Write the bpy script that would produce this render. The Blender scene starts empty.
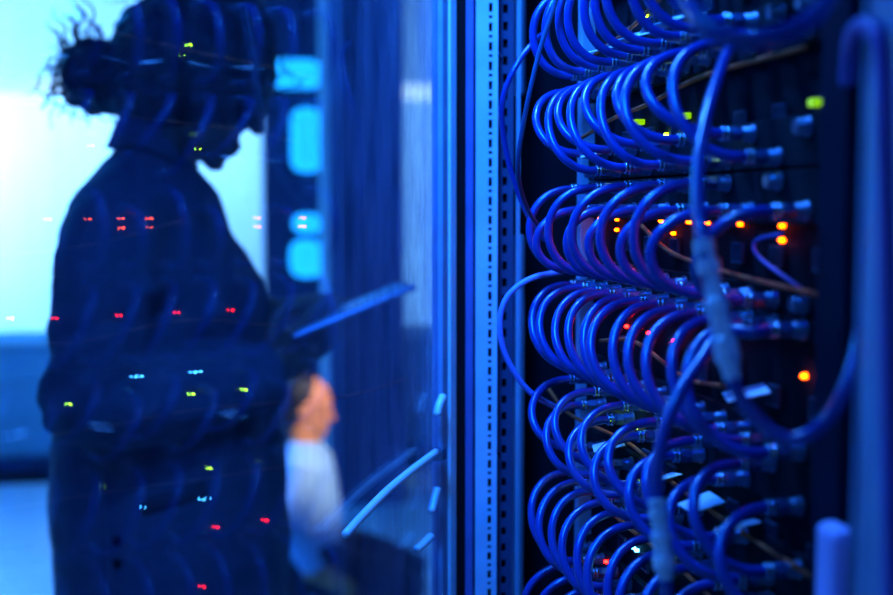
import bpy, bmesh, math, random
from mathutils import Vector, Matrix, noise
random.seed(7)
S = bpy.context.scene
C = S.collection

# ------------------------------------------------------------------ camera, world, lights, exposure
YAW = math.radians(10.4)      # camera looks 10.4 deg to the right of the rack's long axis (+Y)
TILT = math.radians(4.31)
CAMZ = 1.45
FPX = 1227.0
cam_d = bpy.data.cameras.new('camera')
cam_d.sensor_width = 36.0
cam_d.lens = FPX / 893.0 * 36.0
cam_d.clip_start = 0.02
cam_d.dof.use_dof = True
cam_d.dof.focus_distance = 1.0
cam_d.dof.aperture_fstop = 3.7
cam = bpy.data.objects.new('camera', cam_d)
C.objects.link(cam)
cam.location = (0, 0, CAMZ)
cam.rotation_euler = (math.pi / 2 - TILT, 0, -YAW)
S.camera = cam

S.view_settings.view_transform = 'Standard'
S.view_settings.look = 'None'
S.view_settings.exposure = 0.0
S.view_settings.gamma = 1.0
S.view_settings.use_curve_mapping = False

w = bpy.data.worlds.new('world')
S.world = w
w.use_nodes = True
w.node_tree.nodes['Background'].inputs[0].default_value = (0.005, 0.05, 0.6, 1)
w.node_tree.nodes['Background'].inputs[1].default_value = 0.1

FWD = Vector((math.sin(YAW), math.cos(YAW), 0))
RGT = Vector((math.cos(YAW), -math.sin(YAW), 0))
UP = Vector((0, 0, 1))


def at(px, py, depth):
    """world point seen at photo pixel (px, py) at a horizontal distance `depth` ahead of the camera"""
    x = (px - 446.5) / FPX
    y = (297.5 - py) / FPX
    ct, st = math.cos(TILT), math.sin(TILT)
    f = ct + y * st
    z = -st + y * ct
    return Vector((0, 0, CAMZ)) + (RGT * x + FWD * f + UP * z) * (depth / f)


def area(name, loc, target, size, power, color, size_y=None, spread=180):
    d = bpy.data.lights.new(name, 'AREA')
    d.energy = power
    d.color = color
    d.size = size
    if size_y:
        d.shape = 'RECTANGLE'
        d.size_y = size_y
    d.spread = math.radians(spread)
    o = bpy.data.objects.new(name, d)
    C.objects.link(o)
    o.location = loc
    o.rotation_euler = (Vector(target) - Vector(loc)).to_track_quat('-Z', 'Y').to_euler()
    return o


BLUE = (0.005, 0.17, 1.0)
# blue LED lamp over the rack door opening, unseen deep blue fill added beyond the glass door
area('rack_lamp_light', (-0.06, 0.45, 2.2), (0.25, 1.13, 1.52), 0.14, 4.2, BLUE, 0.35, 66)
area('cable_highlight_light', (0.06, 0.98, 2.07), (0.24, 0.98, 1.2), 0.06, 10.5, (0.04, 0.27, 1.0), 0.30, 130)  # unseen lamp added for highlights along the cable tops
area('aisle_fill_light', (-1.25, 0.75, 2.75), (0.3, 0.9, 1.3), 0.5, 7.0, (0.003, 0.03, 1.0), 0.5, 120)
area('room_lamp_light', (-1.6, 4.6, 2.85), (-1.6, 4.6, 0), 1.2, 170.0, (0.01, 0.30, 1.0), 1.2)
# corridor lamp behind the glazed partition: washes the pale corridor wall from its upper left
area('corridor_lamp_light', (-2.5, 7.5, 2.1), (-2.0, 8.4, 1.95), 0.7, 300.0, (0.30, 0.68, 1.0), 0.9)
area('corridor_lamp_light_far', (-0.4, 7.4, 2.6), (-0.2, 8.4, 1.8), 0.7, 50.0, (0.30, 0.60, 1.0), 0.4)
# unseen warm spot added to brighten the kneeling colleague
sp = bpy.data.lights.new('colleague_fill_spot', 'SPOT')
sp.energy = 480
sp.color = (1.0, 0.72, 0.5)
sp.spot_size = math.radians(17)
sp.spot_blend = 0.6
sp.shadow_soft_size = 0.05
spo = bpy.data.objects.new('colleague_fill_spot', sp)
C.objects.link(spo)

# ------------------------------------------------------------------ helpers


def mat(name, color, rough=0.5, metal=0.0, var=0.12, scale=30.0, bump=0.0, spec=0.5, emit=None, estr=0.0, coat=0.0):
    m = bpy.data.materials.new(name)
    m.use_nodes = True
    nt = m.node_tree
    b = nt.nodes['Principled BSDF']
    b.inputs['Roughness'].default_value = rough
    b.inputs['Metallic'].default_value = metal
    b.inputs['Specular IOR Level'].default_value = spec
    b.inputs['Coat Weight'].default_value = coat
    tc = nt.nodes.new('ShaderNodeTexCoord')
    nz = nt.nodes.new('ShaderNodeTexNoise')
    nz.inputs['Scale'].default_value = scale
    nz.inputs['Detail'].default_value = 4
    nt.links.new(tc.outputs['Object'], nz.inputs['Vector'])
    rp = nt.nodes.new('ShaderNodeValToRGB')
    rp.color_ramp.elements[0].position = 0.3
    rp.color_ramp.elements[1].position = 0.7
    c = Vector(color)
    rp.color_ramp.elements[0].color = (*(c * (1 - var)), 1)
    rp.color_ramp.elements[1].color = (*[min(1, v * (1 + var)) for v in c], 1)
    nt.links.new(nz.outputs['Fac'], rp.inputs['Fac'])
    nt.links.new(rp.outputs['Color'], b.inputs['Base Color'])
    if bump:
        bp = nt.nodes.new('ShaderNodeBump')
        bp.inputs['Strength'].default_value = bump
        bp.inputs['Distance'].default_value = 0.002
        nt.links.new(nz.outputs['Fac'], bp.inputs['Height'])
        nt.links.new(bp.outputs['Normal'], b.inputs['Normal'])
    if emit:
        b.inputs['Emission Color'].default_value = (*emit, 1)
        b.inputs['Emission Strength'].default_value = estr
    return m


def glass_mat(name, tint=(0.80, 0.90, 1.0), r0=0.06, dust=0.05, dust_hi=0.14, vs=(9, 9, 1.6), near_hinge=False):
    m = bpy.data.materials.new(name)
    m.use_nodes = True
    nt = m.node_tree
    nt.nodes.clear()
    N = nt.nodes.new
    out = N('ShaderNodeOutputMaterial')
    geo = N('ShaderNodeNewGeometry')
    dot = N('ShaderNodeVectorMath'); dot.operation = 'DOT_PRODUCT'
    nt.links.new(geo.outputs['Incoming'], dot.inputs[0])
    nt.links.new(geo.outputs['Normal'], dot.inputs[1])

    def mth(op, a, b=None):
        n = N('ShaderNodeMath'); n.operation = op
        for i, v in enumerate((a, b)):
            if v is None:
                continue
            if isinstance(v, (int, float)):
                n.inputs[i].default_value = v
            else:
                nt.links.new(v, n.inputs[i])
        return n.outputs[0]
    ab = mth('ABSOLUTE', dot.outputs['Value'])
    om = mth('SUBTRACT', 1.0, ab)
    p5 = mth('POWER', om, 5.0)
    fr = mth('ADD', mth('MULTIPLY', p5, 1.0 - r0), r0)          # Schlick reflectance, either face
    tr = N('ShaderNodeBsdfTransparent'); tr.inputs[0].default_value = (*tint, 1)
    gl = N('ShaderNodeBsdfGlossy'); gl.inputs['Roughness'].default_value = 0.015
    gl.inputs['Color'].default_value = (1, 1, 1, 1)
    mx = N('ShaderNodeMixShader')
    nt.links.new(fr, mx.inputs[0]); nt.links.new(tr.outputs[0], mx.inputs[1]); nt.links.new(gl.outputs[0], mx.inputs[2])
    # film of dust, wiped in vertical streaks
    tc = N('ShaderNodeTexCoord'); mp = N('ShaderNodeMapping')
    mp.inputs['Scale'].default_value = vs
    nt.links.new(tc.outputs['Object'], mp.inputs[0])
    n1 = N('ShaderNodeTexNoise'); n1.inputs['Scale'].default_value = 3.0; n1.inputs['Detail'].default_value = 8
    n1.inputs['Roughness'].default_value = 0.7
    nt.links.new(mp.outputs[0], n1.inputs['Vector'])
    mr = N('ShaderNodeMapRange')
    mr.inputs['From Min'].default_value = 0.35; mr.inputs['From Max'].default_value = 0.7
    mr.inputs['To Min'].default_value = dust; mr.inputs['To Max'].default_value = dust_hi
    nt.links.new(n1.outputs['Fac'], mr.inputs['Value'])
    df = N('ShaderNodeBsdfDiffuse'); df.inputs[0].default_value = (0.5, 0.55, 0.8, 1)
    m2 = N('ShaderNodeMixShader')
    fac = mr.outputs[0]
    if near_hinge:      # grime is thickest where hands never wipe, by the hinge stile
        sx = N('ShaderNodeSeparateXYZ')
        nt.links.new(tc.outputs['Object'], sx.inputs[0])
        m3 = N('ShaderNodeMapRange')
        m3.inputs['From Min'].default_value = 0.10; m3.inputs['From Max'].default_value = 0.30
        m3.inputs['To Min'].default_value = 1.0; m3.inputs['To Max'].default_value = 0.13
        nt.links.new(sx.outputs['X'], m3.inputs['Value'])
        fac = mth('MULTIPLY', fac, m3.outputs[0])
    nt.links.new(fac, m2.inputs[0]); nt.links.new(mx.outputs[0], m2.inputs[1]); nt.links.new(df.outputs[0], m2.inputs[2])
    nt.links.new(m2.outputs[0], out.inputs[0])
    return m


def emis(name, col, strength):
    return mat(name, [v * 0.6 for v in col], 0.35, emit=col, estr=strength, var=0.05)


M = dict(
    cable=mat('blue_pvc', (0.008, 0.036, 0.26), 0.24, var=0.1, scale=60, bump=0.10, spec=0.7, coat=0.25),
    cable_thin=mat('slate_pvc', (0.015, 0.06, 0.15), 0.35),
    cable_pale=mat('pale_blue_pvc', (0.24, 0.30, 0.9), 0.4),
    violet=mat('violet_pvc', (0.14, 0.09, 0.40), 0.5),
    brown=mat('brown_pvc', (0.60, 0.09, 0.03), 0.6, spec=0.1),
    nickel=mat('nickel', (0.30, 0.38, 0.50), 0.20, 0.9, var=0.1),
    plugbody=mat('plug_plastic', (0.035, 0.08, 0.20), 0.25),
    greyplug=mat('grey_adapter', (0.75, 0.82, 0.90), 0.25, 0.35),
    panel=mat('black_panel', (0.006, 0.008, 0.012), 0.8, bump=0.1, spec=0.12),
    chassis=mat('black_steel', (0.005, 0.006, 0.010), 0.85, spec=0.08),
    jack=mat('jack_grey', (0.035, 0.045, 0.08), 0.5, spec=0.2),
    portmetal=mat('port_metal', (0.10, 0.13, 0.20), 0.28, 0.7),
    paper=mat('paper_tag', (0.75, 0.80, 0.85), 0.7, var=0.05),
    lens=emis('green_lens', (0.30, 0.75, 0.0), 0.9),
    post=mat('painted_post', (0.50, 0.62, 0.80), 0.45, 0.0, var=0.08, bump=0.05),
    post_dark=mat('dark_post', (0.045, 0.06, 0.13), 0.7, spec=0.2),
    jamb=mat('jamb_paint', (0.16, 0.13, 0.36), 0.6),
    near_rail=mat('near_rail_paint', (0.007, 0.008, 0.022), 0.85, spec=0.06),
    cover=mat('stile_cover_paint', (0.30, 0.36, 0.50), 0.5),
    near_post=mat('frame_paint', (0.20, 0.30, 0.42), 0.5, var=0.06),
    alu=mat('aluminium', (0.85, 0.90, 0.94), 0.35, 0.1, var=0.05),
    rubber=mat('black_rubber', (0.005, 0.006, 0.009), 0.85, spec=0.1),
    lilac=mat('latch_plastic', (0.62, 0.50, 0.85), 0.5),
    glass=glass_mat('dusty_glass', dust=0.02, dust_hi=0.42, vs=(16, 16, 2.4), near_hinge=True),
    clear=glass_mat('clear_glass', (0.95, 0.98, 1.0), 0.04, 0.01, 0.02, (2, 2, 2)),
    wall=mat('wall_paint', (0.55, 0.62, 0.68), 0.8, var=0.05, scale=4),
    wall_panel=mat('blue_panel', (0.22, 0.34, 0.44), 0.6, var=0.08, scale=3),
    pale=mat('pale_wall', (0.80, 0.84, 0.88), 0.85, var=0.03, scale=2),
    transom_glow=emis('glowing_transom', (0.62, 0.86, 1.0), 1.6),  # transom is no lamp; its brightness is put in as glow
    rail=mat('white_rail', (0.85, 0.88, 0.9), 0.4, var=0.02),
    slat=mat('blind_slat', (0.62, 0.72, 0.8), 0.6),
    tile=mat('floor_tile', (0.42, 0.50, 0.58), 0.35, var=0.08, scale=8),
    ceil=mat('ceiling_board', (0.30, 0.34, 0.40), 0.9),
    cabinet=mat('cabinet_navy', (0.020, 0.032, 0.09), 0.5),
    cyan=emis('cyan_display', (0.015, 0.46, 1.0), 2.0),
    coat=mat('navy_coat', (0.038, 0.060, 0.092), 0.85, scale=120, bump=0.15),
    skin_dark=mat('brown_skin', (0.16, 0.075, 0.045), 0.5, scale=50),
    skin=mat('tan_skin', (0.85, 0.30, 0.09), 0.5),
    hair=mat('dark_hair', (0.008, 0.007, 0.008), 0.5, scale=150, bump=0.4),
    trousers=mat('dark_trousers', (0.02, 0.025, 0.035), 0.85),
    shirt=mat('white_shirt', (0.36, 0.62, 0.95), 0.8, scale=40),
    tablet=mat('tablet_shell', (0.16, 0.24, 0.34), 0.3, 0.6),
    screen=emis('tablet_screen', (0.02, 0.30, 0.75), 0.28),
    red=emis('red_led', (1.0, 0.006, 0.004), 36),
    orange=emis('orange_led', (1.0, 0.07, 0.0), 32),
    green=emis('green_led', (0.42, 1.0, 0.0), 34),
    cyan_led=emis('cyan_led', (0.06, 0.5, 1.0), 32),
)


def obj(name, me, parent=None, m=None, loc=None):
    if isinstance(me, bmesh.types.BMesh):
        b = me
        me = bpy.data.meshes.new(name)
        b.normal_update()
        b.to_mesh(me)
        b.free()
    if m is not None and not me.materials:
        me.materials.append(M[m] if isinstance(m, str) else m)
    o = bpy.data.objects.new(name, me)
    C.objects.link(o)
    if parent is not None:
        o.parent = parent
    if loc is not None:
        o.location = loc
    return o


def empty(name, loc=(0, 0, 0), parent=None):
    o = bpy.data.objects.new(name, None)
    o.empty_display_size = 0.05
    C.objects.link(o)
    o.location = loc
    if parent is not None:
        o.parent = parent
    return o


def tag(o, label, cat, group=None):
    o['label'] = label
    o['category'] = cat
    if group:
        o['group'] = group
    return o


def struct(o):
    o['kind'] = 'structure'
    return o


def smooth(o, v=True):
    for p in o.data.polygons:
        p.use_smooth = v
    return o


def box(bm, x0, x1, y0, y1, z0, z1, bev=0.0):
    r = bmesh.ops.create_cube(bm, size=1.0)
    vs = r['verts']
    for v in vs:
        v.co = Vector(((x0 + x1) / 2 + v.co.x * (x1 - x0), (y0 + y1) / 2 + v.co.y * (y1 - y0), (z0 + z1) / 2 + v.co.z * (z1 - z0)))
    if bev:
        es = list({e for v in vs for e in v.link_edges})
        bmesh.ops.bevel(bm, geom=es, offset=bev, segments=2, affect='EDGES', profile=0.5)
    return bm


def B(*a, bev=0.0):
    return box(bmesh.new(), *a, bev=bev)


def lathe(bm, prof, axis='x', n=16, origin=(0, 0, 0)):
    """revolve [(t, r), ...] about an axis"""
    rings = []
    o = Vector(origin)
    for t, r in prof:
        ring = []
        for k in range(n):
            a = 2 * math.pi * k / n
            c, s = r * math.cos(a), r * math.sin(a)
            p = {'x': (t, c, s), 'y': (c, t, s), 'z': (c, s, t)}[axis]
            ring.append(bm.verts.new(o + Vector(p)))
        rings.append(ring)
    for a, b in zip(rings, rings[1:]):
        for k in range(n):
            bm.faces.new((a[k], a[(k + 1) % n], b[(k + 1) % n], b[k]))
    bm.faces.new(rings[0][::-1])
    bm.faces.new(rings[-1])
    bmesh.ops.recalc_face_normals(bm, faces=bm.faces[:])
    return bm


def spline(pts, n=10):
    """Catmull-Rom through the points"""
    P = [Vector(p) for p in pts]
    P = [P[0] * 2 - P[1]] + P + [P[-1] * 2 - P[-2]]
    out = []
    for i in range(1, len(P) - 2):
        a, b, c, d = P[i - 1:i + 3]
        for k in range(n):
            t = k / n
            out.append(0.5 * ((2 * b) + (c - a) * t + (2 * a - 5 * b + 4 * c - d) * t * t + (3 * b - a - 3 * c + d) * t ** 3))
    out.append(P[-2])
    return out


def bez(a, b, c, d, n=26):
    return [a * (1 - t) ** 3 + b * 3 * t * (1 - t) ** 2 + c * 3 * t * t * (1 - t) + d * t ** 3 for t in [i / n for i in range(n + 1)]]


def tube(bm, path, r, sides=12, ref=None, r2=None):
    """sweep a circle (or ellipse r, r2 lists) along path; caps closed"""
    n = len(path)
    R = r if isinstance(r, (list, tuple)) else [r] * n
    R2 = (r2 if isinstance(r2, (list, tuple)) else [r2] * n) if r2 is not None else R
    rings = []
    up = Vector(ref) if ref else None
    for i, p in enumerate(path):
        t = (path[min(i + 1, n - 1)] - path[max(i - 1, 0)]).normalized()
        if up is None:
            up = t.orthogonal()
        a = (up - t * up.dot(t))
        a = a.normalized() if a.length > 1e-6 else t.orthogonal().normalized()
        if not ref:
            up = a
        b = t.cross(a)
        rings.append([bm.verts.new(p + a * R2[i] * math.cos(2 * math.pi * k / sides) + b * R[i] * math.sin(2 * math.pi * k / sides)) for k in range(sides)])
    for q, s in zip(rings, rings[1:]):
        for k in range(sides):
            bm.faces.new((q[k], q[(k + 1) % sides], s[(k + 1) % sides], s[k]))
    bm.faces.new(rings[0][::-1])
    bm.faces.new(rings[-1])
    return bm


def ellips(bm, c, r, rot=None, seg=20):
    m = Matrix.Translation(c) @ (rot.to_4x4() if rot else Matrix()) @ Matrix.Diagonal((*r, 1))
    bmesh.ops.create_uvsphere(bm, u_segments=seg, v_segments=seg // 2 + 2, radius=1.0, matrix=m)
    return bm


def remeshed(name, bm, voxel, smooth_it=4, disp=None):
    """fuse overlapping closed pieces into one continuous surface"""
    bmesh.ops.recalc_face_normals(bm, faces=bm.faces[:])
    me = bpy.data.meshes.new(name + '_src')
    bm.to_mesh(me)
    bm.free()
    o = bpy.data.objects.new(name + '_src', me)
    C.objects.link(o)
    r = o.modifiers.new('r', 'REMESH')
    r.mode = 'VOXEL'
    r.voxel_size = voxel
    s = o.modifiers.new('s', 'SMOOTH')
    s.iterations = smooth_it
    s.factor = 0.5
    dg = bpy.context.evaluated_depsgraph_get()
    out = bpy.data.meshes.new_from_object(o.evaluated_get(dg))
    out.name = name
    bpy.data.objects.remove(o)
    bpy.data.meshes.remove(me)
    if disp:
        nrm = [v.normal.copy() for v in out.vertices]
        for v, nn in zip(out.vertices, nrm):
            v.co += nn * disp(v.co)
    for p in out.polygons:
        p.use_smooth = True
    out.materials.clear()
    return out


# ------------------------------------------------------------------ room
X0, X1, Y0, Y1, ZC = -4.2, 2.4, -2.4, 6.9, 3.0
fl = struct(obj('floor', B(X0, X1, Y0, 8.6, -0.08, -0.012), m='rubber'))
tm = bpy.data.meshes.new('floor_tile')
tb = B(-0.298, 0.298, -0.298, 0.298, -0.012, 0.0, bev=0.002)
tb.to_mesh(tm)
tb.free()
tm.materials.append(M['tile'])
nx = int((X1 - X0) / 0.6)
ny = int((Y1 - Y0) / 0.6)
for i in range(nx):
    for j in range(ny):
        obj('floor_tile', tm, fl, loc=(X0 + 0.3 + i * 0.6, Y0 + 0.3 + j * 0.6, 0))
struct(obj('ceiling', B(X0, X1, Y0, 8.6, ZC, ZC + 0.06), m='ceil'))
struct(obj('wall_left', B(X0 - 0.08, X0, Y0, 8.6, -0.08, ZC), m='wall'))
struct(obj('wall_right', B(X1, X1 + 0.08, Y0, 8.6, -0.08, ZC), m='wall'))
struct(obj('wall_front', B(X0 - 0.08, X1 + 0.08, Y0 - 0.08, Y0, -0.08, ZC), m='wall'))
struct(obj('wall_corridor', B(X0 - 0.08, X1 + 0.08, 8.5, 8.58, -0.08, ZC), m='pale'))
# glazed partition: solid panel below the sill, panes above, transom at door height
wb = struct(obj('wall_back', B(X0, X1, Y1, Y1 + 0.1, 0, 0.70), m='wall_panel'))
for z0, z1 in ((0.10, 0.26), (0.28, 0.46), (0.48, 0.66)):
    obj('panel', B(X0 + 0.02, X1 - 0.02, Y1 - 0.012, Y1 + 0.004, z0, z1, bev=0.004), wb, 'wall_panel')
struct(obj('baseboard_back', B(X0, X1, Y1 - 0.03, Y1, 0, 0.085, bev=0.004), m='cabinet'))
win = struct(obj('window_1', B(X0, X1, Y1 - 0.03, Y1 + 0.12, 0.70, 0.775, bev=0.006), m='rail'))   # sill
obj('transom', B(X0, X1, Y1 - 0.04, Y1 + 0.06, 2.045, 2.125, bev=0.006), win, 'transom_glow')
obj('head_rail', B(X0, X1, Y1 - 0.02, Y1 + 0.06, 2.93, 3.0), win, 'rail')
xs = [-4.17, -1.42, 0.62, 2.37]
for x in xs:
    obj('mullion', B(x - 0.035, x + 0.035, Y1, Y1 + 0.05, 2.125, 2.93), win, 'rail')
for x in (xs[0], xs[2], xs[3]):
    obj('mullion', B(x - 0.035, x + 0.035, Y1, Y1 + 0.05, 0.775, 2.045), win, 'rail')
for a, b in zip(xs, xs[1:]):
    obj('pane', B(a + 0.035, b - 0.035, Y1 + 0.02, Y1 + 0.026, 2.125, 2.93), win, 'clear')
for a, b in ((xs[0], xs[2]), (xs[2], xs[3])):
    obj('pane', B(a + 0.035, b - 0.035, Y1 + 0.02, Y1 + 0.026, 0.775, 2.045), win, 'clear')
bm = bmesh.new()
z = 2.14
while z < 2.92:
    r = bmesh.ops.create_cube(bm, size=1.0)
    for v in r['verts']:
        q = v.co.copy()
        y, zz = q.y * 0.016, q.z * 0.0012
        a = math.radians(48)
        v.co = Vector(((X0 + X1) / 2 + q.x * (X1 - X0 - 0.1), Y1 + 0.09 + y * math.cos(a) - zz * math.sin(a), z + y * math.sin(a) + zz * math.cos(a)))
    z += 0.02
bl = obj('blind_slats', bm, win, 'slat')
bl['kind'] = 'stuff'

# pillar and slim equipment tower in front of the partition
pil = struct(obj('trim_1', B(-0.18, 0.18, -0.2, 0.2, 0, 3.0), m='cabinet'))
p0 = at(366, 300, 5.9)
pil.location = (p0.x, p0.y + 0.15, 0)
obj('edge_strip', B(-0.222, -0.18, -0.205, -0.17, 0, 3.0, bev=0.004), pil, 'rail')
tow = empty('equipment_tower', (at(296, 300, 5.9).x, at(296, 300, 5.9).y + 0.2, 0))
tag(tow, 'slim dark equipment tower with glowing cyan displays beside the navy pillar', 'cabinet')
obj('body', B(-0.148, 0.148, -0.22, 0.22, 0.04, 2.92, bev=0.008), tow, 'cabinet')
obj('plinth', B(-0.14, 0.14, -0.2, 0.2, 0.0, 0.04), tow, 'rubber')


def zrow(py, depth):
    return at(446, py, depth).z


d_ = 5.9 - 0.05
for (xa, xb, ya, yb) in ((272, 323, 60, 88), (292, 323, 108, 172), (293, 323, 214, 233), (290, 323, 240, 277)):
    sx = d_ / FPX
    cxp = 296
    x0_, x1_ = (xa - cxp) * sx, (xb - cxp) * sx
    z1_, z0_ = zrow(ya, d_), zrow(yb, d_)
    d = obj('display', B(x0_, x1_, -0.232, -0.219, z0_, z1_, bev=0.05 if z1_ - z0_ > 0.11 else 0.04), tow, 'cyan')
    obj('display_bezel', B(x0_ - 0.006, x1_ + 0.004, -0.224, -0.215, z0_ - 0.006, z1_ + 0.006), d, 'rubber')

# ------------------------------------------------------------------ rack
PX = 0.334                 # equipment faces lie in the plane X = PX, facing -X
YR = 1.061                 # rack coordinate u = YR - y runs toward the camera


def rk(u, n, z):
    """rack coordinates: u along the rack toward the camera, n out of the panels, z above the lens height"""
    return Vector((PX - n, YR - u, CAMZ + z))


rack = empty('server_rack', (0.75, 0.85, 0))
tag(rack, 'tall open server rack with slotted posts and a dusty glass door ajar', 'server rack')


def rbox(name, u0, u1, n0, n1, z0, z1, m, parent=rack, bev=0.002):
    """box given in rack coordinates (absolute heights z)"""
    b = B(PX - n1, PX - n0, YR - u1, YR - u0, z0, z1, bev=bev)
    pw = Vector((0.75, 0.85, 0))
    for v in b.verts:
        v.co -= pw
    return obj(name, b, parent, m)


RT = 2.12
rbox('base', -0.215, 0.62, -0.80, 0.09, 0.02, 0.09, 'chassis')
rbox('roof', -0.215, 0.62, -0.80, 0.03, RT, RT + 0.03, 'chassis')
rbox('rear_panel', -0.20, 0.60, -0.80, -0.78, 0.09, RT, 'chassis')
rbox('side_panel', -0.215, -0.20, -0.80, 0.108, 0.09, RT, 'chassis')
rbox('side_panel', 0.605, 0.62, -0.80, 0.0, 0.09, RT, 'chassis')
# foot pads
for u in (-0.12, 0.58):
    for n in (-0.75, 0.04):
        rbox('foot', u - 0.03, u + 0.03, n - 0.03, n + 0.03, 0.0, 0.02, 'rubber')


def ladder(name, u, n0, n1, hn0, hn1, z0, z1, pitch, holes, th, m, parent=rack):
    """post strip in the plane u (facing the camera) with real punched holes; holes = [(z offset, height)] per pitch"""
    bm = bmesh.new()
    pw = Vector((0.75, 0.85, 0))

    def bb(na, nb, za, zb):
        box(bm, PX - nb, PX - na, YR - u, YR - u + th, za, zb)
    bb(n0, hn0, z0, z1)
    bb(hn1, n1, z0, z1)
    edges = []
    z = z0
    while z < z1:
        for (o, h) in holes:
            edges.append((z + o, z + o + h))
        z += pitch
    prev = z0
    for a, b in edges:
        if b > z1:
            break
        bb(hn0, hn1, prev, a)
        prev = b
    bb(hn0, hn1, prev, z1)
    for v in bm.verts:
        v.co -= pw
    return obj(name, bm, parent, m)


# far slotted post: bright strip with long and short slots
ladder('slotted_post', -0.112, 0.068, 0.0895, 0.0733, 0.0772, 0.09, RT, 0.0372,
       [(0.002, 0.0085), (0.0145, 0.003), (0.0206, 0.0085), (0.0331, 0.003)], 0.003, 'post')
rbox('post_back', -0.135, -0.118, 0.067, 0.0895, 0.09, RT, 'rubber', bev=0)
ladder('mounting_rail', -0.128, 0.0485, 0.0655, 0.0545, 0.0595, 0.09, RT, 0.0168, [(0.002, 0.0085)], 0.003, 'post_dark')
rbox('mounting_rail_lip', -0.122, -0.118, 0.0440, 0.0475, 0.09, RT, 'near_post', bev=0)
rbox('rail_back', -0.143, -0.134, 0.0485, 0.066, 0.09, RT, 'rubber', bev=0)
# violet-blue jamb and rubber seal between post and door
rbox('door_jamb', -0.128, -0.118, 0.090, 0.0990, 0.09, RT, 'jamb')
rbox('door_seal', -0.126, -0.115, 0.0992, 0.1085, 0.09, RT, 'rubber')
# screws on the post
for zz in (1.45 + 0.145, 1.45 - 0.25, 1.2, 1.0):
    b = lathe(bmesh.new(), [(0, 0.0025), (-0.0015, 0.0025), (-0.002, 0.0015)], 'y', 10,
              rk(-0.128, 0.0628, zz - CAMZ) - Vector((0.75, 0.85, 0)))
    obj('screw', b, rack, 'nickel')
# inner vertical strip at the far end of the units and bright conduit deeper inside
rbox('unit_rail', -0.052, -0.040, -0.025, 0.006, 0.09, RT, 'near_post')
rbox('cable_duct', -0.14, -0.10, -0.06, -0.02, 0.09, RT, 'post_dark')
for za, zb_ in ((0.10, 1.42), (1.56, 2.1)):
    b = lathe(bmesh.new(), [(za, 0.005), (za + 0.004, 0.0068), (zb_ - 0.004, 0.0068), (zb_, 0.005)], 'z', 14, rk(-0.156, 0.036, -CAMZ) - Vector((0.75, 0.85, 0)))
    smooth(obj('conduit', b, rack, 'near_post'))
# near rail and near corner post of the frame
rbox('near_rail', 0.468, 0.50, -0.02, 0.030, 0.09, RT, 'near_rail', bev=0.003)
rbox('corner_post', 0.53, 0.60, -0.06, 0.046, 0.09, RT, 'near_post', bev=0.020)
rbox('post_edge', 0.526, 0.53, 0.02, 0.040, 0.09, RT, 'near_post')
la = rbox('latch', 0.502, 0.5258, 0.032, 0.0455, 1.10, CAMZ - 0.156, 'lilac', bev=0.005)
# ---- door: hinged at the far post, ajar by about 35 degrees
HX, HY = 0.2185, 1.174
DD = Vector((-0.565, -0.825, 0)).normalized()
ang = math.atan2(DD.y, DD.x)
DW, DZ0, DZ1 = 0.657, 0.12, 2.08
pw = Vector((0.75, 0.85, 0))
door = obj('door', B(0.0, 0.016, -0.008, 0.008, DZ0, DZ1, bev=0.002), rack, 'alu')   # hinge stile (local x = along the door)
door.location = Vector((HX, HY, 0)) - pw
door.rotation_euler = (0, 0, ang)
obj('stile_cover', B(0.0165, 0.030, -0.006, 0.006, DZ0, DZ1, bev=0.002), door, 'cover')
obj('free_stile', B(DW - 0.034, DW, -0.010, 0.010, DZ0, DZ1, bev=0.003), door, 'near_post')
obj('door_rail', B(0.035, DW - 0.035, -0.010, 0.010, DZ0, DZ0 + 0.05, bev=0.003), door, 'near_post')
obj('door_rail', B(0.035, DW - 0.035, -0.010, 0.010, DZ1 - 0.05, DZ1, bev=0.003), door, 'near_post')
obj('glass_pane', B(0.0305, DW - 0.0345, -0.0013, 0.0013, DZ0 + 0.05, DZ1 - 0.05), door, 'glass')
for zz in (0.3, 1.0, 1.9):
    b = lathe(bmesh.new(), [(zz, 0.006), (zz + 0.07, 0.006)], 'z', 12, (-0.004, -0.010, 0))
    obj('hinge', b, door, 'nickel')
# curved stay arm and its brackets on the inner face of the pane
M_door = Matrix.Translation((HX, HY, 0)) @ Matrix.Rotation(ang, 4, 'Z')
Mi = M_door.inverted()


def door_hit(px, py, off):
    """point of the plane `off` beyond the pane, door coordinates"""
    o = Mi @ Vector((0, 0, CAMZ))
    p = Mi @ at(px, py, 1.0)
    d = p - o
    t = (off - o.y) / d.y
    return o + d * t


# side of the pane toward the rack
sgn = 1 if (Mi @ Vector((0, 0, CAMZ))).y > 0 else 1
pts = [door_hit(x, y, sgn * 0.012) for x, y in ((345, 535), (365, 513), (388, 490), (412, 470), (436, 452))]
b = tube(bmesh.new(), spline(pts, 6), 0.0036, 10, ref=(0, 1, 0), r2=0.0036)
stay = smooth(obj('door_stay', b, door, 'alu'))
q = door_hit(436, 452, sgn * 0.007)
obj('bracket', B(q.x - 0.006, q.x + 0.004, min(0, sgn) * 0.016 + max(0, sgn) * 0.004, min(0, sgn) * 0.004 + max(0, sgn) * 0.016, q.z - 0.008, q.z + 0.004, bev=0.001), stay, 'nickel')
for pp in (((417, 549), (422, 545), (431, 536)), ((431, 512), (434, 500), (437, 488)), ((437, 415), (439, 405), (443, 396))):
    b = tube(bmesh.new(), spline([door_hit(x, y, sgn * 0.010) for x, y in pp], 5), 0.0035, 8, ref=(0, 1, 0), r2=0.004)
    smooth(obj('wire_clip', b, door, 'alu'))

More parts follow.
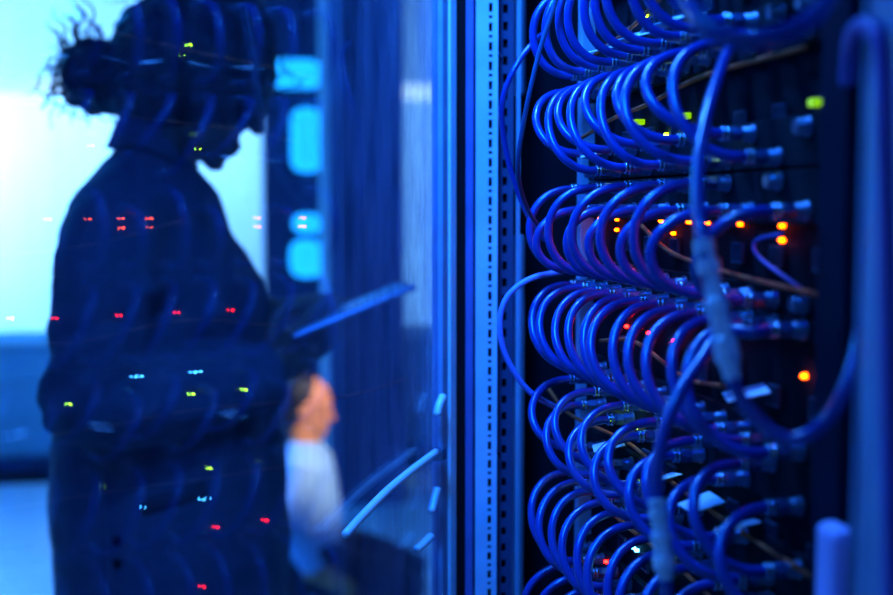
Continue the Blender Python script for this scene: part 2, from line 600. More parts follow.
# ------------------------------------------------------------------ rack units
PITCH = 0.0376
NCOL = 13
ZT = [0.101 - 0.0866 * (k - 1) for k in range(7)]
ZB = [z - 0.072 for z in ZT]


def U(i):
    return -0.015 + PITCH * i


def topz(k, i):
    return ZT[k] - (0.018 if (k in (2, 4) and i % 2) else 0.0)


def botz(k, i):
    return ZB[k] + (0.016 if (k in (1, 4) and i % 2) else 0.0)


# shared meshes (built along -X, out of the panel)
def share(bm, name, m, sm=True):
    me = bpy.data.meshes.new(name)
    bm.normal_update()
    bm.to_mesh(me)
    bm.free()
    me.materials.append(M[m])
    if sm:
        for p in me.polygons:
            p.use_smooth = len(p.vertices) == 4
    return me


port_me = share(lathe(bmesh.new(), [(0.0, 0.0062), (-0.0015, 0.0062), (-0.0016, 0.0050), (-0.0065, 0.0050), (-0.0068, 0.0044), (-0.009, 0.0044)], 'x', 14), 'port', 'portmetal')
bm = bmesh.new()
lathe(bm, [(-0.0092, 0.0040), (-0.0094, 0.0050), (-0.0150, 0.0050), (-0.0152, 0.0042), (-0.0175, 0.0040)], 'x', 6)
plug_me = share(bm, 'plug', 'plugbody', False)
bm = bmesh.new()
lathe(bm, [(-0.0172, 0.0040), (-0.0174, 0.0050), (-0.0188, 0.0050), (-0.0190, 0.0043), (-0.0203, 0.0043), (-0.0205, 0.0048), (-0.0222, 0.0048), (-0.0225, 0.0036)], 'x', 16)
collar_me = share(bm, 'collar', 'nickel')
led_me = {}
for c in ('red', 'orange', 'green', 'cyan_led'):
    led_me[c] = share(lathe(bmesh.new(), [(0.0, 0.0014), (-0.002, 0.0014), (-0.003, 0.0010), (-0.0034, 0.0004)], 'x', 10), 'status_light', c)
bm = bmesh.new()
for (y0, y1, z0, z1) in ((-0.008, 0.008, 0.0055, 0.0068), (-0.008, 0.008, -0.0068, -0.0055), (-0.008, -0.0068, -0.0055, 0.0055), (0.0068, 0.008, -0.0055, 0.0055), (-0.0022, -0.001, -0.0055, 0.0055), (0.0024, 0.0034, -0.0055, 0.0055)):
    box(bm, -0.0025, 0.0, y0, y1, z0, z1)
jack_me = share(bm, 'jack', 'jack', False)

LEDS = {  # unit: [(dz, colour, [u...])]
    0: [(0.152, 'green', [0.105]), (0.142, 'green', [0.113])],
    1: [(0.054, 'green', [0.098, 0.155, 0.20]), (0.047, 'green', [0.083, 0.30, 0.024])],
    2: [(-0.0125, 'orange', [-0.012, 0.037, 0.146, 0.173, 0.204, 0.24, 0.295, 0.357, 0.412]), (-0.0215, 'orange', [-0.012, 0.037, 0.146, 0.173, 0.357, 0.412])],
    3: [(-0.103, 'red', [0.066, 0.121, 0.177, 0.236]), (-0.101, 'orange', [0.275, 0.39])],
    4: [(-0.182, 'green', [0.056, 0.110, 0.163, 0.227]), (-0.161, 'cyan_led', [0.102, 0.108, 0.160, 0.166])],
    5: [(-0.258, 'green', [0.040, 0.091]), (-0.288, 'cyan_led', [0.091, 0.099, 0.158, 0.164, 0.30]), (-0.316, 'red', [-0.015, 0.035, 0.087])],
    6: [(-0.375, 'red', [0.1, 0.2])],
}
LAB = {
    0: 'black rack unit at the top with paper tags over its lower sockets',
    1: 'black rack unit with yellow-green status lights above its lower sockets',
    2: 'black rack unit with rows of paired orange status lights',
    3: 'black rack unit with single red status lights under the orange-lit unit',
    4: 'black rack unit with paper flaps and green status lights',
    5: 'black rack unit with red and cyan lights and one wide green indicator',
    6: 'black rack unit under all the other lit units',
}
for k in range(7):
    root = empty('patch_unit', rk(0.22, 0.0, ZT[k] - 0.036))
    tag(root, LAB[k], 'rack unit', 'stacked rack units')
    ro = root.location.copy()

    def ub(name, u0, u1, n0, n1, z0, z1, m, bev=0.0, parent=None):
        b = B(PX - n1, PX - n0, YR - u1, YR - u0, CAMZ + z0, CAMZ + z1, bev=bev)
        for v in b.verts:
            v.co -= ro
        return obj(name, b, parent or root, m)
    zt, zb = ZT[k], ZB[k]
    ub('body', -0.035, 0.463, -0.45, -0.006, zb - 0.0066, zt + 0.0066, 'chassis')
    ub('socket_strip', -0.035, 0.463, -0.006, 0.0, zt - (0.026 if k in (2, 4) else 0.008), zt + 0.0066, 'panel', 0.001)
    ub('socket_strip', -0.035, 0.463, -0.006, 0.0, zb - 0.0066, zb + (0.024 if k in (1, 4) else 0.008), 'panel', 0.001)
    for i in range(NCOL):
        for zz in (topz(k, i), botz(k, i)):
            obj('port', port_me, root, loc=rk(U(i), 0.0, zz) - ro)
    for dz, c, us in LEDS[k]:
        for u in us:
            hi_, lo_ = zt - (0.026 if k in (2, 4) else 0.008), zb + (0.024 if k in (1, 4) else 0.008)
            obj('status_light', led_me[c], root, loc=rk(u, -0.0058 if lo_ < dz < hi_ else 0.0002, dz) - ro)
    for i in range(7):
        obj('jack', jack_me, root, loc=rk(0.066 + 0.0575 * i, -0.004, zt - 0.046) - ro)
    # paper flaps that stick out over the lower row
    fl_u = {0: [0.055, 0.10, 0.145, 0.185, 0.235, 0.36], 1: [0.03, 0.07], 3: [0.35], 4: [0.075, 0.20, 0.275, 0.34]}.get(k, [])
    for q, u in enumerate(fl_u):
        b = bmesh.new()
        vs = [(0, -0.010, 0), (0, 0.010, 0), (-0.026, 0.008, -0.006), (-0.026, -0.010, -0.006)]
        lo = [bm_v for bm_v in [b.verts.new(v) for v in vs]]
        hi = [b.verts.new((v[0], v[1], v[2] + 0.0006)) for v in vs]
        b.faces.new(lo[::-1]); b.faces.new(hi)
        for e in range(4):
            b.faces.new((lo[e], lo[(e + 1) % 4], hi[(e + 1) % 4], hi[e]))
        o = obj('paper_flap', b, root, 'paper', loc=rk(u, 0.0, zb + (0.019 if k in (0, 1) else 0.030)) - ro)
        o.rotation_euler = (0.15 * (-1) ** q, 0, 0.2 * (q % 3 - 1))
    if k in (1, 5):
        for q, (u, zz) in enumerate([(0.10, zb + 0.038), (0.405, zb + 0.029), (0.20, zb + 0.036)] if k == 1 else [(0.20, zb + 0.055)]):
            o = ub('indicator_lens', u - 0.004, u + 0.004, -0.0055, 0.003, zz - 0.002, zz + 0.0025, 'lens', 0.0008)

# ------------------------------------------------------------------ looped cables
RC = 0.0035
LABC = ['blue cable looped on the topmost rack unit with paper tags', 'blue cable looped on the rack unit with yellow-green lights',
        'blue cable looped on the rack unit with orange lights', 'blue cable looped on the rack unit with single red lights',
        'blue cable looped on the rack unit with paper flaps and green lights', 'blue cable looped on the rack unit with the wide green indicator',
        'blue cable looped on the bottommost rack unit']


def plug_pair(root, ro, p, n_out=1):
    g = obj('plug', plug_me, root, loc=p - ro)
    obj('collar', collar_me, g)
    return g


def loop_cable(k, i, j, h, rnd):
    a = rk(U(i), 0.0, topz(k, i))
    d = rk(U(j), 0.0, botz(k, j))
    root = empty('patch_cable', a)
    tag(root, LABC[k], 'cable', 'blue cables looped on ' + ['the tagged top unit', 'the yellow-green lit unit', 'the orange lit unit', 'the red lit unit', 'the paper flap unit', 'the wide indicator unit', 'the bottom unit'][k])
    out = Vector((-0.0215, 0, 0))
    s, e = a + out, d + out
    n1 = Vector((-h, rnd.uniform(-0.004, 0.004), rnd.uniform(-0.002, 0.004)))
    n2 = Vector((-h * rnd.uniform(0.92, 1.06), rnd.uniform(-0.004, 0.004), rnd.uniform(-0.006, 0.001)))
    path = [s + Vector((0.003, 0, 0))] + bez(s, s + n1, e + n2, e) + [e + Vector((0.003, 0, 0))]
    b = tube(bmesh.new(), [p - a for p in path], RC, 12)
    smooth(obj('cord', b, root, 'cable'))
    plug_pair(root, a, a)
    plug_pair(root, a, d)


rnd = random.Random(11)
SPEC = {0: (range(0, 10), 0.049, 0), 1: (range(0, 10), 0.054, 1), 2: (range(0, 10), 0.055, 0), 3: (range(0, 11), 0.053, 1),
        4: (range(0, 11), 0.051, 1), 5: (range(0, 11), 0.054, 1), 6: (range(0, 9), 0.055, 0)}
for k, (rng, h, sh) in SPEC.items():
    for i in rng:
        j = min(NCOL - 1, i + sh)
        loop_cable(k, i, j, h * rnd.uniform(0.92, 1.1), rnd)
for k, i, j, h in ((2, 11, 10, 0.05), (4, 11, 12, 0.05)):
    loop_cable(k, i, j, h, rnd)


def free_cable(name, pts, r, m, label, cat='cable', group=None, plugs=(), pm='greyplug', n=10, port=None):
    P = [Vector(p) for p in pts]
    o0 = P[0].copy()
    root = empty(name, o0)
    tag(root, label, cat, group)
    path = spline([p - o0 for p in P], n)
    smooth(obj('cord', tube(bmesh.new(), path, r, 12), root, m))
    if port is not None:
        plug_pair(root, o0, port)
    for (i0, i1, prof) in plugs:
        a, c = path[int(i0 * n)], path[int(i1 * n)]
        d = (c - a)
        L = d.length
        b = lathe(bmesh.new(), [(t * L, rr) for t, rr in prof], 'z', 16)
        o = obj('coupler', b, root, pm)
        o.location = a
        o.rotation_euler = d.to_track_quat('Z', 'Y').to_euler()
    return root


CP = [(0, .0036), (.01, .0052), (.09, .0052), (.1, .0044), (.14, .0044), (.15, .0058), (.24, .0058), (.25, .0046), (.42, .0046), (.44, .0060), (.52, .0060), (.54, .0050), (.7, .0050), (.72, .0062), (.86, .0062), (.88, .0050), (1, .0038)]
# long cable with inline coupler that hangs in front and turns up behind the corner post
free_cable('hanging_cable', [rk(U(10), 0.021, ZT[1]), rk(U(10), 0.030, ZT[1] - 0.001), at(716, 85, 0.70), at(703, 135, 0.665), at(698, 190, 0.64), at(703, 240, 0.62), at(716, 310, 0.61), at(733, 380, 0.60),
                             at(753, 415, 0.595), at(788, 440, 0.59), at(822, 425, 0.585), at(845, 390, 0.58), at(858, 350, 0.585), at(866, 290, 0.60), at(872, 220, 0.60)],
           0.0036, 'cable', 'long blue cable with grey inline coupler hanging in front of the looped cables', port=rk(U(10), 0, ZT[1]), plugs=[(5, 7, CP)])
free_cable('hanging_cable', [rk(U(11), 0.021, ZT[3]), rk(U(11), 0.032, ZT[3] - 0.001), at(722, 333, 0.715), at(700, 362, 0.70), at(676, 400, 0.685), at(661, 445, 0.675), at(657, 490, 0.67), at(661, 530, 0.665), at(666, 580, 0.66), at(668, 640, 0.66), at(672, 720, 0.67)],
           0.0038, 'cable', 'blue cable dropping to a grey coupler in front of the lowest loops', port=rk(U(11), 0, ZT[3]), plugs=[(6.2, 8, CP)])
free_cable('hanging_cable', [at(690, -330, 0.66), at(690, -180, 0.64), at(688, -70, 0.60), at(689, -15, 0.575), at(702, 22, 0.56), at(738, 40, 0.55), at(785, 34, 0.55), at(822, 8, 0.56), at(842, -35, 0.58), at(852, -120, 0.60), at(854, -300, 0.60)],
           0.0046, 'cable', 'thick blue cable sagging across the top of the rack near the corner post')
free_cable('hanging_cable', [at(847, 82, 0.603), at(850, 48, 0.59), at(856, 29, 0.558), at(870, 26, 0.54), at(880, 40, 0.528), at(884, 80, 0.522), at(886, 150, 0.518), at(890, 400, 0.512), at(894, 760, 0.505)],
           0.0040, 'violet', 'violet cable bent over beside the corner post')
free_cable('thin_cable', [at(562, -20, 1.02), at(553, 10, 1.02), at(540, 50, 1.02), at(527, 105, 1.02), at(518, 160, 1.03), at(521, 190, 1.05), at(531, 216, 1.08), at(548, 236, 1.11)],
           0.0020, 'cable_thin', 'thin slate cable slanting down across the far ends of the top loops')
free_cable('thin_cable', [at(548, 30, 1.14), at(533, 43, 1.12), at(516, 66, 1.11), at(503, 98, 1.11), at(503, 132, 1.12), at(512, 175, 1.13), at(528, 215, 1.14), at(545, 240, 1.15)],
           0.0026, 'cable', 'thin blue cable bowing past the slotted post near the top')
free_cable('thin_cable', [at(590, 268, 1.12), at(560, 272, 1.10), at(530, 279, 1.09), at(508, 296, 1.085), at(500, 322, 1.085), at(506, 356, 1.09), at(528, 390, 1.10), at(560, 410, 1.13)],
           0.0026, 'cable_pale', 'thin pale blue cable bulging out to the slotted post at mid height')
BR = 'thin brown cable running behind the blue loops at the '
for lab, uz in (('topmost unit with paper tags', [(-0.02, 0.125), (0.03, 0.135), (0.09, 0.143), (0.17, 0.155), (0.24, 0.17)]),
                ('unit with yellow-green lights', [(-0.01, 0.06), (0.06, 0.073), (0.14, 0.079), (0.25, 0.088), (0.40, 0.09)]),
                ('unit with orange lights', [(0.12, -0.015), (0.2, -0.035), (0.3, -0.045), (0.43, -0.05)]),
                ('unit with single red lights', [(0.02, -0.12), (0.12, -0.11), (0.22, -0.125), (0.30, -0.12)]),
                ('unit with paper flaps', [(-0.12, -0.183), (-0.04, -0.196), (0.1, -0.197), (0.2, -0.205), (0.33, -0.212), (0.44, -0.21)]),
                ('unit with the wide green indicator', [(0.0, -0.262), (0.1, -0.265), (0.2, -0.267), (0.35, -0.272), (0.45, -0.268)])):
    free_cable('thin_cable', [rk(u, 0.014 if u < 0.0 else 0.004 + 0.003 * (q % 2), z) for q, (u, z) in enumerate(uz)], 0.0017, 'brown', BR + lab, group='thin brown cables in the rack')
free_cable('thin_cable', [rk(0.45, 0.004, -0.014), rk(0.44, 0.009, -0.022), rk(0.442, 0.009, -0.038), rk(0.452, 0.004, -0.048)], 0.0014, 'violet', 'short violet lead curling beside the orange lights near the corner post')
free_cable('thin_cable', [rk(0.375, 0.004, -0.017), rk(0.352, 0.010, -0.022), rk(0.357, 0.010, -0.032), rk(0.40, 0.004, -0.048)], 0.0012, 'violet', 'thin violet lead bent back under the paired orange lights')

# ------------------------------------------------------------------ woman with the tablet
WD = 1.85
W0 = at(170, 300, WD)
W0.z = 0.0
WM = Matrix.Translation(W0) @ Matrix.Rotation(-YAW, 4, 'Z')
WI = WM.inverted()


def L(px, py, dy=0.0):
    """woman's own frame: x = the way she faces, y = away, z up"""
    return WI @ at(px, py, WD + dy)


def ring_loft(bm, rows, seg=28):
    """rows of (centre, half x, half y): horizontal elliptical rings"""
    rings = []
    for c, hx, hy in rows:
        rings.append([bm.verts.new(c + Vector((hx * math.cos(2 * math.pi * k / seg), hy * math.sin(2 * math.pi * k / seg), 0))) for k in range(seg)])
    for a, b in zip(rings, rings[1:]):
        for k in range(seg):
            bm.faces.new((a[k], a[(k + 1) % seg], b[(k + 1) % seg], b[k]))
    bm.faces.new(rings[0][::-1])
    bm.faces.new(rings[-1])
    return bm


def prof_row(py, xl, xr, hy, dy=0.0):
    a, b = L(xl, py, dy), L(xr, py, dy)
    return ((a + b) / 2, (b.x - a.x) / 2, hy)


def limb(bm, pts, rad, seg=14, n=6):
    P = spline(pts, n)
    R = []
    m = len(rad) - 1
    for i in range(len(P)):
        t = i / (len(P) - 1) * m
        a = min(int(t), m - 1)
        R.append(rad[a] + (rad[a + 1] - rad[a]) * (t - a))
    return tube(bm, P, R, seg)


def head_bits(bm, c, pitch, s=1.0):
    """skull, jaw, nose, lips, ears in the head frame (facing +x), pitched down"""
    R = Matrix.Rotation(pitch, 3, 'Y')

    def e(p, r, rot=0.0):
        ellips(bm, c + R @ (Vector(p) * s), Vector(r) * s, R @ Matrix.Rotation(rot, 3, 'Y'))
    e((-0.005, 0, 0.012), (0.098, 0.076, 0.098))
    e((0.030, 0, -0.050), (0.062, 0.058, 0.072))
    e((0.040, 0, -0.085), (0.046, 0.046, 0.034))
    e((0.074, 0, -0.112), (0.017, 0.020, 0.014))
    e((0.088, 0, -0.075), (0.013, 0.024, 0.009))
    e((0.086, 0, -0.088), (0.012, 0.022, 0.008))
    e((0.100, 0, -0.020), (0.010, 0.011, 0.030), -0.35)
    e((0.108, 0, -0.038), (0.012, 0.014, 0.010))
    for sy in (-1, 1):
        e((0.080, 0.032 * sy, 0.018), (0.014, 0.024, 0.007))
        e((0.078, 0.032 * sy, -0.004), (0.011, 0.014, 0.008))
        e((-0.004, 0.078 * sy, -0.020), (0.018, 0.009, 0.032))
    return R


def hand(bm, wrist, d, nrm, side, curl, s=1.0, spread=0.0):
    """palm with four fingers and a thumb; d = pointing direction, nrm = back of hand, side = thumb side"""
    d, nrm = d.normalized(), nrm.normalized()
    sd = d.cross(nrm).normalized() * side
    pc = wrist + d * 0.045 * s
    rot = Matrix((d, sd, nrm)).transposed()
    ellips(bm, pc, Vector((0.052, 0.040, 0.015)) * s, rot)
    limb(bm, [wrist - d * 0.05, wrist, wrist + d * 0.03], [0.027 * s, 0.024 * s, 0.026 * s])
    for q, (off, ln) in enumerate(((0.028, 0.070), (0.0095, 0.078), (-0.0095, 0.072), (-0.028, 0.057))):
        p = pc + d * 0.036 * s + sd * off * s
        pts = [p - d * 0.015]
        a = 0.0
        pts.append(p)
        for st in range(3):
            a += curl * (1 + 0.12 * q)
            p = p + (d * math.cos(a) - nrm * math.sin(a) + sd * spread * off * 8).normalized() * ln * s * (0.45, 0.31, 0.24)[st]
            pts.append(p)
        limb(bm, pts, [0.0095 * s, 0.0095 * s, 0.0088 * s, 0.008 * s, 0.0065 * s], 10, 4)
    p = pc - d * 0.022 * s + sd * 0.030 * s
    t1 = p + (d * 0.55 + sd * 0.75 - nrm * 0.2).normalized() * 0.035 * s
    t2 = t1 + (d * 0.85 + sd * 0.35 - nrm * 0.3 * (1 if curl > 0 else 0)).normalized() * 0.030 * s
    limb(bm, [p, t1, t2, t2 + d * 0.018 * s], [0.014 * s, 0.011 * s, 0.0095 * s, 0.007 * s], 10, 4)


HC = L(204, 72)
bm = bmesh.new()
R = head_bits(bm, HC, math.radians(28))
limb(bm, [L(150, 185), L(160, 150), HC + Vector((-0.02, 0, -0.05))], [0.062, 0.056, 0.060])
# trunk and legs under the coat
ring_loft(bm, [prof_row(190, 115, 190, 0.09), prof_row(215, 95, 205, 0.155), prof_row(300, 92, 232, 0.15), prof_row(400, 105, 222, 0.125), prof_row(500, 100, 235, 0.15), prof_row(590, 98, 235, 0.165), (Vector((0.0, 0, 0.80)), 0.10, 0.16)])
for sy in (-1, 1):
    limb(bm, [Vector((0.0, 0.085 * sy, 0.90)), Vector((0.01, 0.09 * sy, 0.50)), Vector((-0.02 + 0.03 * sy, 0.09 * sy, 0.10)), Vector((-0.02 + 0.03 * sy, 0.09 * sy, 0.05))], [0.085, 0.056, 0.040, 0.045])
    limb(bm, [Vector((-0.06 + 0.03 * sy, 0.09 * sy, 0.045)), Vector((0.02 + 0.03 * sy, 0.09 * sy, 0.045)), Vector((0.14 + 0.03 * sy, 0.10 * sy, 0.032))], [0.036, 0.040, 0.028])
# arms: near one below the tablet, far one above it
nS, nE, nW = L(120, 235, -0.15), L(92, 392, -0.20), L(268, 372, -0.10)
fS, fE, fW = L(125, 240, 0.16), L(150, 385, 0.20), L(262, 318, 0.06)
limb(bm, [nS, nE], [0.05, 0.042]); limb(bm, [nE, nW], [0.044, 0.028])
limb(bm, [fS, fE], [0.05, 0.042]); limb(bm, [fE, fW], [0.044, 0.028])
# tablet frame: long axis rises to the right
tA, tB = L(290, 334, -0.045), L(409, 285, -0.01)
tx = (tB - tA).normalized()
tn = (Vector((-0.30, -0.03, 1.0)) - tx * tx.dot(Vector((-0.30, -0.03, 1.0)))).normalized()
ty = tn.cross(tx).normalized()
hand(bm, nW, (L(322, 330, -0.06) - nW), Vector((-0.35, -0.75, -0.55)), -1, 0.45)
hand(bm, fW, (L(318, 300, 0.03) - fW), Vector((0.1, -0.25, 1.0)), -1, 0.28)
me = remeshed('person', bm, 0.0052, 3)
me.materials.append(M['skin_dark'])
person = obj('person', me)
person.matrix_world = WM
tag(person, 'person in a long dark coat with curly bun looking down at a tablet', 'person')

# coat
bm = bmesh.new()
ring_loft(bm, [prof_row(128, 124, 184, 0.060), prof_row(150, 117, 186, 0.072), prof_row(166, 102, 194, 0.095), prof_row(185, 88, 211, 0.135), prof_row(203, 76, 221, 0.172), prof_row(228, 68, 227, 0.190), prof_row(255, 63, 245, 0.19),
               prof_row(282, 58, 262, 0.19), prof_row(310, 58, 268, 0.185), prof_row(350, 60, 266, 0.18), prof_row(400, 60, 272, 0.175), prof_row(440, 56, 286, 0.18), prof_row(500, 54, 287, 0.19), prof_row(540, 57, 290, 0.195), prof_row(595, 62, 285, 0.20),
               prof_row(700, 64, 282, 0.21), (Vector((0.0, 0, 0.50)), 0.165, 0.215)])
limb(bm, [L(122, 222, -0.125), L(110, 268, -0.175), L(103, 330, -0.20), L(99, 385, -0.205)], [0.075, 0.074, 0.070, 0.070])
limb(bm, [L(95, 388, -0.205), L(130, 400, -0.20), L(190, 392, -0.17), L(250, 378, -0.12), L(272, 370, -0.10)], [0.070, 0.068, 0.062, 0.052, 0.046])
ellips(bm, L(92, 392, -0.205), (0.068, 0.066, 0.072))
ellips(bm, L(78, 405, -0.20), (0.052, 0.056, 0.052))
limb(bm, [fS, L(140, 320, 0.2), fE], [0.07, 0.068, 0.065])
limb(bm, [fE, L(205, 352, 0.14), L(255, 322, 0.07)], [0.062, 0.055, 0.045])


def folds(p):
    # cloth creases: bands of noise stretched along the body
    a = noise.noise(Vector((p.x * 18, p.y * 18, p.z * 3.0)))
    b_ = noise.noise(Vector((p.x * 9 + p.z * 22, p.y * 14, p.z * 20 - p.x * 16)))
    t = math.exp(-((p.x + 0.115) ** 2 + (p.z - 1.19) ** 2) / 0.0075) if p.y < -0.10 else 0.0
    c = 0.0035 * t * math.sin((p.z * 0.70 - p.x * 0.72 + 0.02 * a) * 2 * math.pi / 0.042)
    return c + 0.004 * a + (0.006 * b_ * abs(b_) * 2.2 if 1.10 < p.z < 1.36 else 0.003 * b_)


me = remeshed('coat', bm, 0.0065, 3, folds)
coat = obj('coat', me, person, 'coat')
# raised collar, sleeve cuff, side placket with buttons, pocket flap
bm = bmesh.new()
rows = []
for py, xl, xr, hy in ((122, 122, 180, 0.060), (134, 118, 187, 0.070), (150, 112, 196, 0.082)):
    c, hx, hh = prof_row(py, xl, xr, hy)
    rows.append((c, hx, hh))
ringo = []
for c, hx, hh in rows:
    ringo.append([bm.verts.new(c + Vector((hx * math.cos(a), hh * math.sin(a), (-0.03 * max(0, math.cos(a))))) ) for a in [math.radians(30 + 300 * q / 28) for q in range(29)]])
for a, b in zip(ringo, ringo[1:]):
    for q in range(28):
        bm.faces.new((a[q], a[q + 1], b[q + 1], b[q]))
o = smooth(obj('collar', bm, coat, 'coat'))
so = o.modifiers.new('s', 'SOLIDIFY'); so.thickness = 0.006


def on_coat(px, py):
    """first hit of the coat surface seen at that pixel, woman's frame"""
    o_ = WI @ Vector((0, 0, CAMZ))
    d_ = (L(px, py) - o_).normalized()
    ok, loc, nrm, _ = coat.ray_cast(o_, d_)
    return (loc, nrm) if ok else (L(px, py, -0.2), Vector((0, -1, 0)))


for py in (541, 563):
    loc, nrm = on_coat(118, py)
    b = lathe(bmesh.new(), [(-0.002, 0.007), (0.003, 0.007), (0.004, 0.005)], 'z', 14)
    o = obj('button', b, coat, 'rubber', loc=loc)
    o.rotation_euler = nrm.to_track_quat('Z', 'Y').to_euler()


def strip_on_coat(name, pix, wdt, th, m):
    P = [on_coat(*p) for p in pix]
    path = [p + n * 0.001 for p, n in P]
    b = tube(bmesh.new(), spline(path, 4), wdt, 8, ref=(0, -1, 0), r2=th)
    return smooth(obj(name, b, coat, m))


strip_on_coat('placket', [(104, 452), (106, 490), (107, 530), (109, 570), (111, 595), (112, 630)], 0.006, 0.003, 'coat')
strip_on_coat('pocket_flap', [(142, 508), (160, 503), (180, 497), (205, 488)], 0.012, 0.004, 'trousers')
# trousers and shoes below the coat
bm = bmesh.new()
for sy in (-1, 1):
    limb(bm, [Vector((0.0, 0.085 * sy, 0.80)), Vector((0.01, 0.09 * sy, 0.50)), Vector((-0.02 + 0.03 * sy, 0.09 * sy, 0.10))], [0.100, 0.074, 0.062])
ellips(bm, Vector((0, 0, 0.84)), (0.12, 0.17, 0.12))
obj('trousers', remeshed('trousers', bm, 0.01, 3), person, 'trousers')
for sy in (-1, 1):
    bm = bmesh.new()
    limb(bm, [Vector((-0.07 + 0.03 * sy, 0.09 * sy, 0.046)), Vector((0.02 + 0.03 * sy, 0.09 * sy, 0.052)), Vector((0.16 + 0.03 * sy, 0.10 * sy, 0.036))], [0.046, 0.05, 0.036])
    me = remeshed('shoe', bm, 0.008, 3)
    obj('shoe', me, person, 'rubber')

# hair: cap, bun and loose curls
bm = bmesh.new()
ellips(bm, L(199, 62), (0.116, 0.098, 0.120))
ellips(bm, L(163, 52), (0.072, 0.085, 0.082))
ellips(bm, L(226, 36), (0.072, 0.085, 0.076))
ellips(bm, L(172, 82), (0.090, 0.092, 0.092))
ellips(bm, L(236, 60), (0.058, 0.078, 0.074))
ellips(bm, L(248, 90), (0.030, 0.060, 0.055))
ellips(bm, L(150, 95), (0.060, 0.070, 0.052))
ellips(bm, L(100, 78), (0.056, 0.058, 0.057))
ellips(bm, L(86, 72), (0.036, 0.045, 0.042))
ellips(bm, L(112, 95), (0.042, 0.045, 0.030))


def curl_bump(p):
    return 0.006 * noise.noise(p * 38) + 0.004 * noise.noise(p * 90)


hair = obj('hair', remeshed('hair', bm, 0.005, 2, curl_bump), person, 'hair')
bm = bmesh.new()
rr = random.Random(5)


def strand(p0, d0, ln, turn, r=0.0010, n=18):
    """a wavy curl: keeps bending one way, then the other"""
    p, d = Vector(p0), Vector(d0).normalized()
    ax = Vector((rr.uniform(-.4, .4), 1, rr.uniform(-.4, .4))).normalized()
    path = [p.copy()]
    sg, flip = rr.choice((-1, 1)), rr.randint(4, 9)
    for i in range(n):
        if i and i % flip == 0:
            sg = -sg
        d = (Matrix.Rotation(sg * turn, 3, ax) @ d).normalized()
        p = p + d * ln / n
        path.append(p.copy())
    tube(bm, path, [r * (1 - 0.5 * i / n) for i in range(n + 1)], 5)


bc = L(95, 76)
for q in range(46):
    a = rr.uniform(math.radians(80), math.radians(240))
    p = bc + Vector((0.050 * math.cos(a), rr.uniform(-0.04, 0.04), 0.050 * math.sin(a)))
    strand(p, (math.cos(a) + rr.uniform(-.8, .4), rr.uniform(-.5, .5), math.sin(a) + rr.uniform(-.6, .6)), rr.uniform(0.03, 0.07), rr.uniform(0.3, 0.55), 0.0021)
for q in range(16):     # upper curls blown back
    strand(L(rr.uniform(68, 104), rr.uniform(36, 56), rr.uniform(-.03, .03)), (-1.0, rr.uniform(-.3, .3), rr.uniform(-0.1, 0.8)), rr.uniform(0.06, 0.10), rr.uniform(0.18, 0.40), 0.0026)
for q in range(9):      # wisps under the bun and at the nape
    strand(L(rr.uniform(62, 126), rr.uniform(100, 114), rr.uniform(-.03, .03)), (-0.5, rr.uniform(-.4, .4), -1.0), rr.uniform(0.03, 0.06), rr.uniform(0.2, 0.45), 0.0015)
for q in range(40):     # frizz over the crown and forehead
    a = rr.uniform(math.radians(-35), math.radians(150))
    p = L(199, 62) + Vector((0.120 * math.cos(a), rr.uniform(-0.05, 0.05), 0.122 * math.sin(a)))
    strand(p, (-math.sin(a) * rr.choice((-1, 1)) + math.cos(a) * .3, rr.uniform(-.3, .3), math.cos(a) * rr.choice((-1, 1)) + math.sin(a) * .2), rr.uniform(0.03, 0.07), 0.15, 0.0009)
o = smooth(obj('loose_curls', bm, hair, 'hair'))
o['kind'] = 'stuff'

# tablet, held between both hands
tl = (tB - tA).length
tab = empty('tablet')
TMl = Matrix.Translation(tA) @ Matrix((tx, ty, tn)).transposed().to_4x4()
tab.matrix_world = WM @ TMl
tag(tab, 'slim tablet with a dim blue screen held by the person in the dark coat', 'tablet')
obj('shell', B(0, tl, -0.07, 0.07, -0.004, 0.004, bev=0.003), tab, 'tablet')
obj('screen', B(0.010, tl - 0.010, -0.062, 0.062, 0.0042, 0.0050), tab, 'screen')

# ------------------------------------------------------------------ kneeling colleague in white, far behind
KD = 4.3
K0 = at(306, 400, KD)
K0.z = 0
KM = Matrix.Translation(K0) @ Matrix.Rotation(-YAW, 4, 'Z')
KI = KM.inverted()


def K(px, py, dy=0.0):
    return KI @ at(px, py, KD + dy)


bm = bmesh.new()
kc = K(307, 404)
R = head_bits(bm, kc, math.radians(12), 0.92)
limb(bm, [K(304, 455), K(304, 440), kc + Vector((-0.015, 0, -0.03))], [0.06, 0.052, 0.055])
ring_loft(bm, [(K(306, 447), 0.055, 0.10), (K(308, 462), 0.075, 0.17), (K(310, 500), 0.09, 0.16), (K(311, 545), 0.085, 0.14), (Vector((0.0, 0, 0.17)), 0.10, 0.16)])
for sy in (-1, 1):
    limb(bm, [Vector((-0.02, 0.09 * sy, 0.20)), Vector((0.20, 0.12 * sy, 0.17)), Vector((0.40, 0.13 * sy, 0.075))], [0.085, 0.07, 0.06])
    limb(bm, [Vector((0.39, 0.13 * sy, 0.06)), Vector((0.15, 0.12 * sy, 0.055)), Vector((-0.05, 0.11 * sy, 0.05)), Vector((-0.17, 0.11 * sy, 0.035))], [0.058, 0.052, 0.042, 0.033])
    s_, e_, w_ = K(307, 466, 0.16 * sy), K(290, 530, 0.21 * sy), K(318, 576, 0.25 * sy)
    limb(bm, [s_, e_], [0.05, 0.04]); limb(bm, [e_, w_], [0.04, 0.026])
    hand(bm, w_, Vector((1, 0, -0.35)), Vector((0.2, 0.6 * sy, 1)), sy, 0.3)
me = remeshed('person', bm, 0.0075, 3)
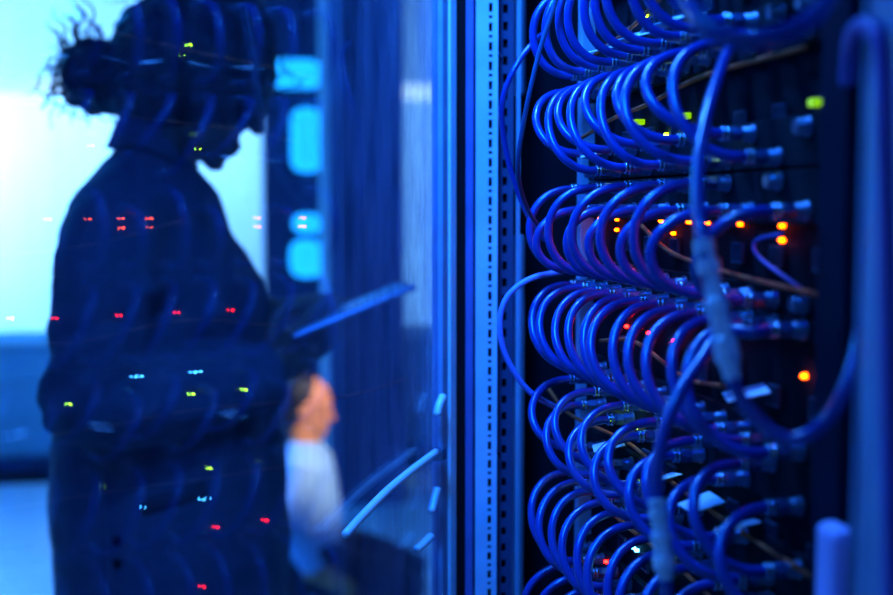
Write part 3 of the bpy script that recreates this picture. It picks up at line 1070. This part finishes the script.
me.materials.append(M['skin'])
kp = obj('person', me)
kp.matrix_world = KM
tag(kp, 'person in a white top kneeling on the floor in front of the equipment tower', 'person')
bm = bmesh.new()
ring_loft(bm, [(K(305, 440), 0.052, 0.060), (K(306, 446), 0.066, 0.11), (K(308, 460), 0.088, 0.19), (K(311, 500), 0.104, 0.185), (K(312, 545), 0.104, 0.17), (Vector((0.0, 0, 0.22)), 0.12, 0.18)])
for sy in (-1, 1):
    s_, e_, w_ = K(307, 466, 0.16 * sy), K(290, 530, 0.21 * sy), K(316, 573, 0.248 * sy)
    limb(bm, [s_, e_], [0.062, 0.055]); limb(bm, [e_, w_], [0.052, 0.040])
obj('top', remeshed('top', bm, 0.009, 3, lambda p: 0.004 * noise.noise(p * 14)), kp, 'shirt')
bm = bmesh.new()
for sy in (-1, 1):
    limb(bm, [Vector((-0.04, 0.09 * sy, 0.20)), Vector((0.20, 0.12 * sy, 0.17)), Vector((0.405, 0.13 * sy, 0.085))], [0.10, 0.085, 0.072])
    limb(bm, [Vector((0.39, 0.13 * sy, 0.068)), Vector((0.15, 0.12 * sy, 0.065)), Vector((-0.08, 0.11 * sy, 0.058))], [0.066, 0.062, 0.052])
ellips(bm, Vector((-0.01, 0, 0.2)), (0.12, 0.18, 0.09))
obj('trousers', remeshed('trousers', bm, 0.01, 3), kp, 'trousers')
bm = bmesh.new()
ellips(bm, kc + Vector((-0.028, 0, 0.030)), (0.085, 0.080, 0.088))
ellips(bm, kc + Vector((-0.055, 0, -0.02)), (0.055, 0.072, 0.08))
for sy in (-1, 1):
    sb = bmesh.new()
    limb(sb, [Vector((-0.06, 0.11 * sy, 0.052)), Vector((-0.12, 0.11 * sy, 0.046)), Vector((-0.20, 0.11 * sy, 0.036))], [0.050, 0.046, 0.034])
    obj('shoe', remeshed('shoe', sb, 0.008, 2), kp, 'rubber')
obj('hair', remeshed('hair', bm, 0.007, 3, lambda p: 0.004 * noise.noise(p * 60)), kp, 'hair')
kw = KM @ kc
spo.location = kw + RGT * 1.2 - FWD * 1.5 + UP * 1.3
spo.rotation_euler = (kw - Vector((0, 0, 0.1)) - spo.location).to_track_quat('-Z', 'Y').to_euler()
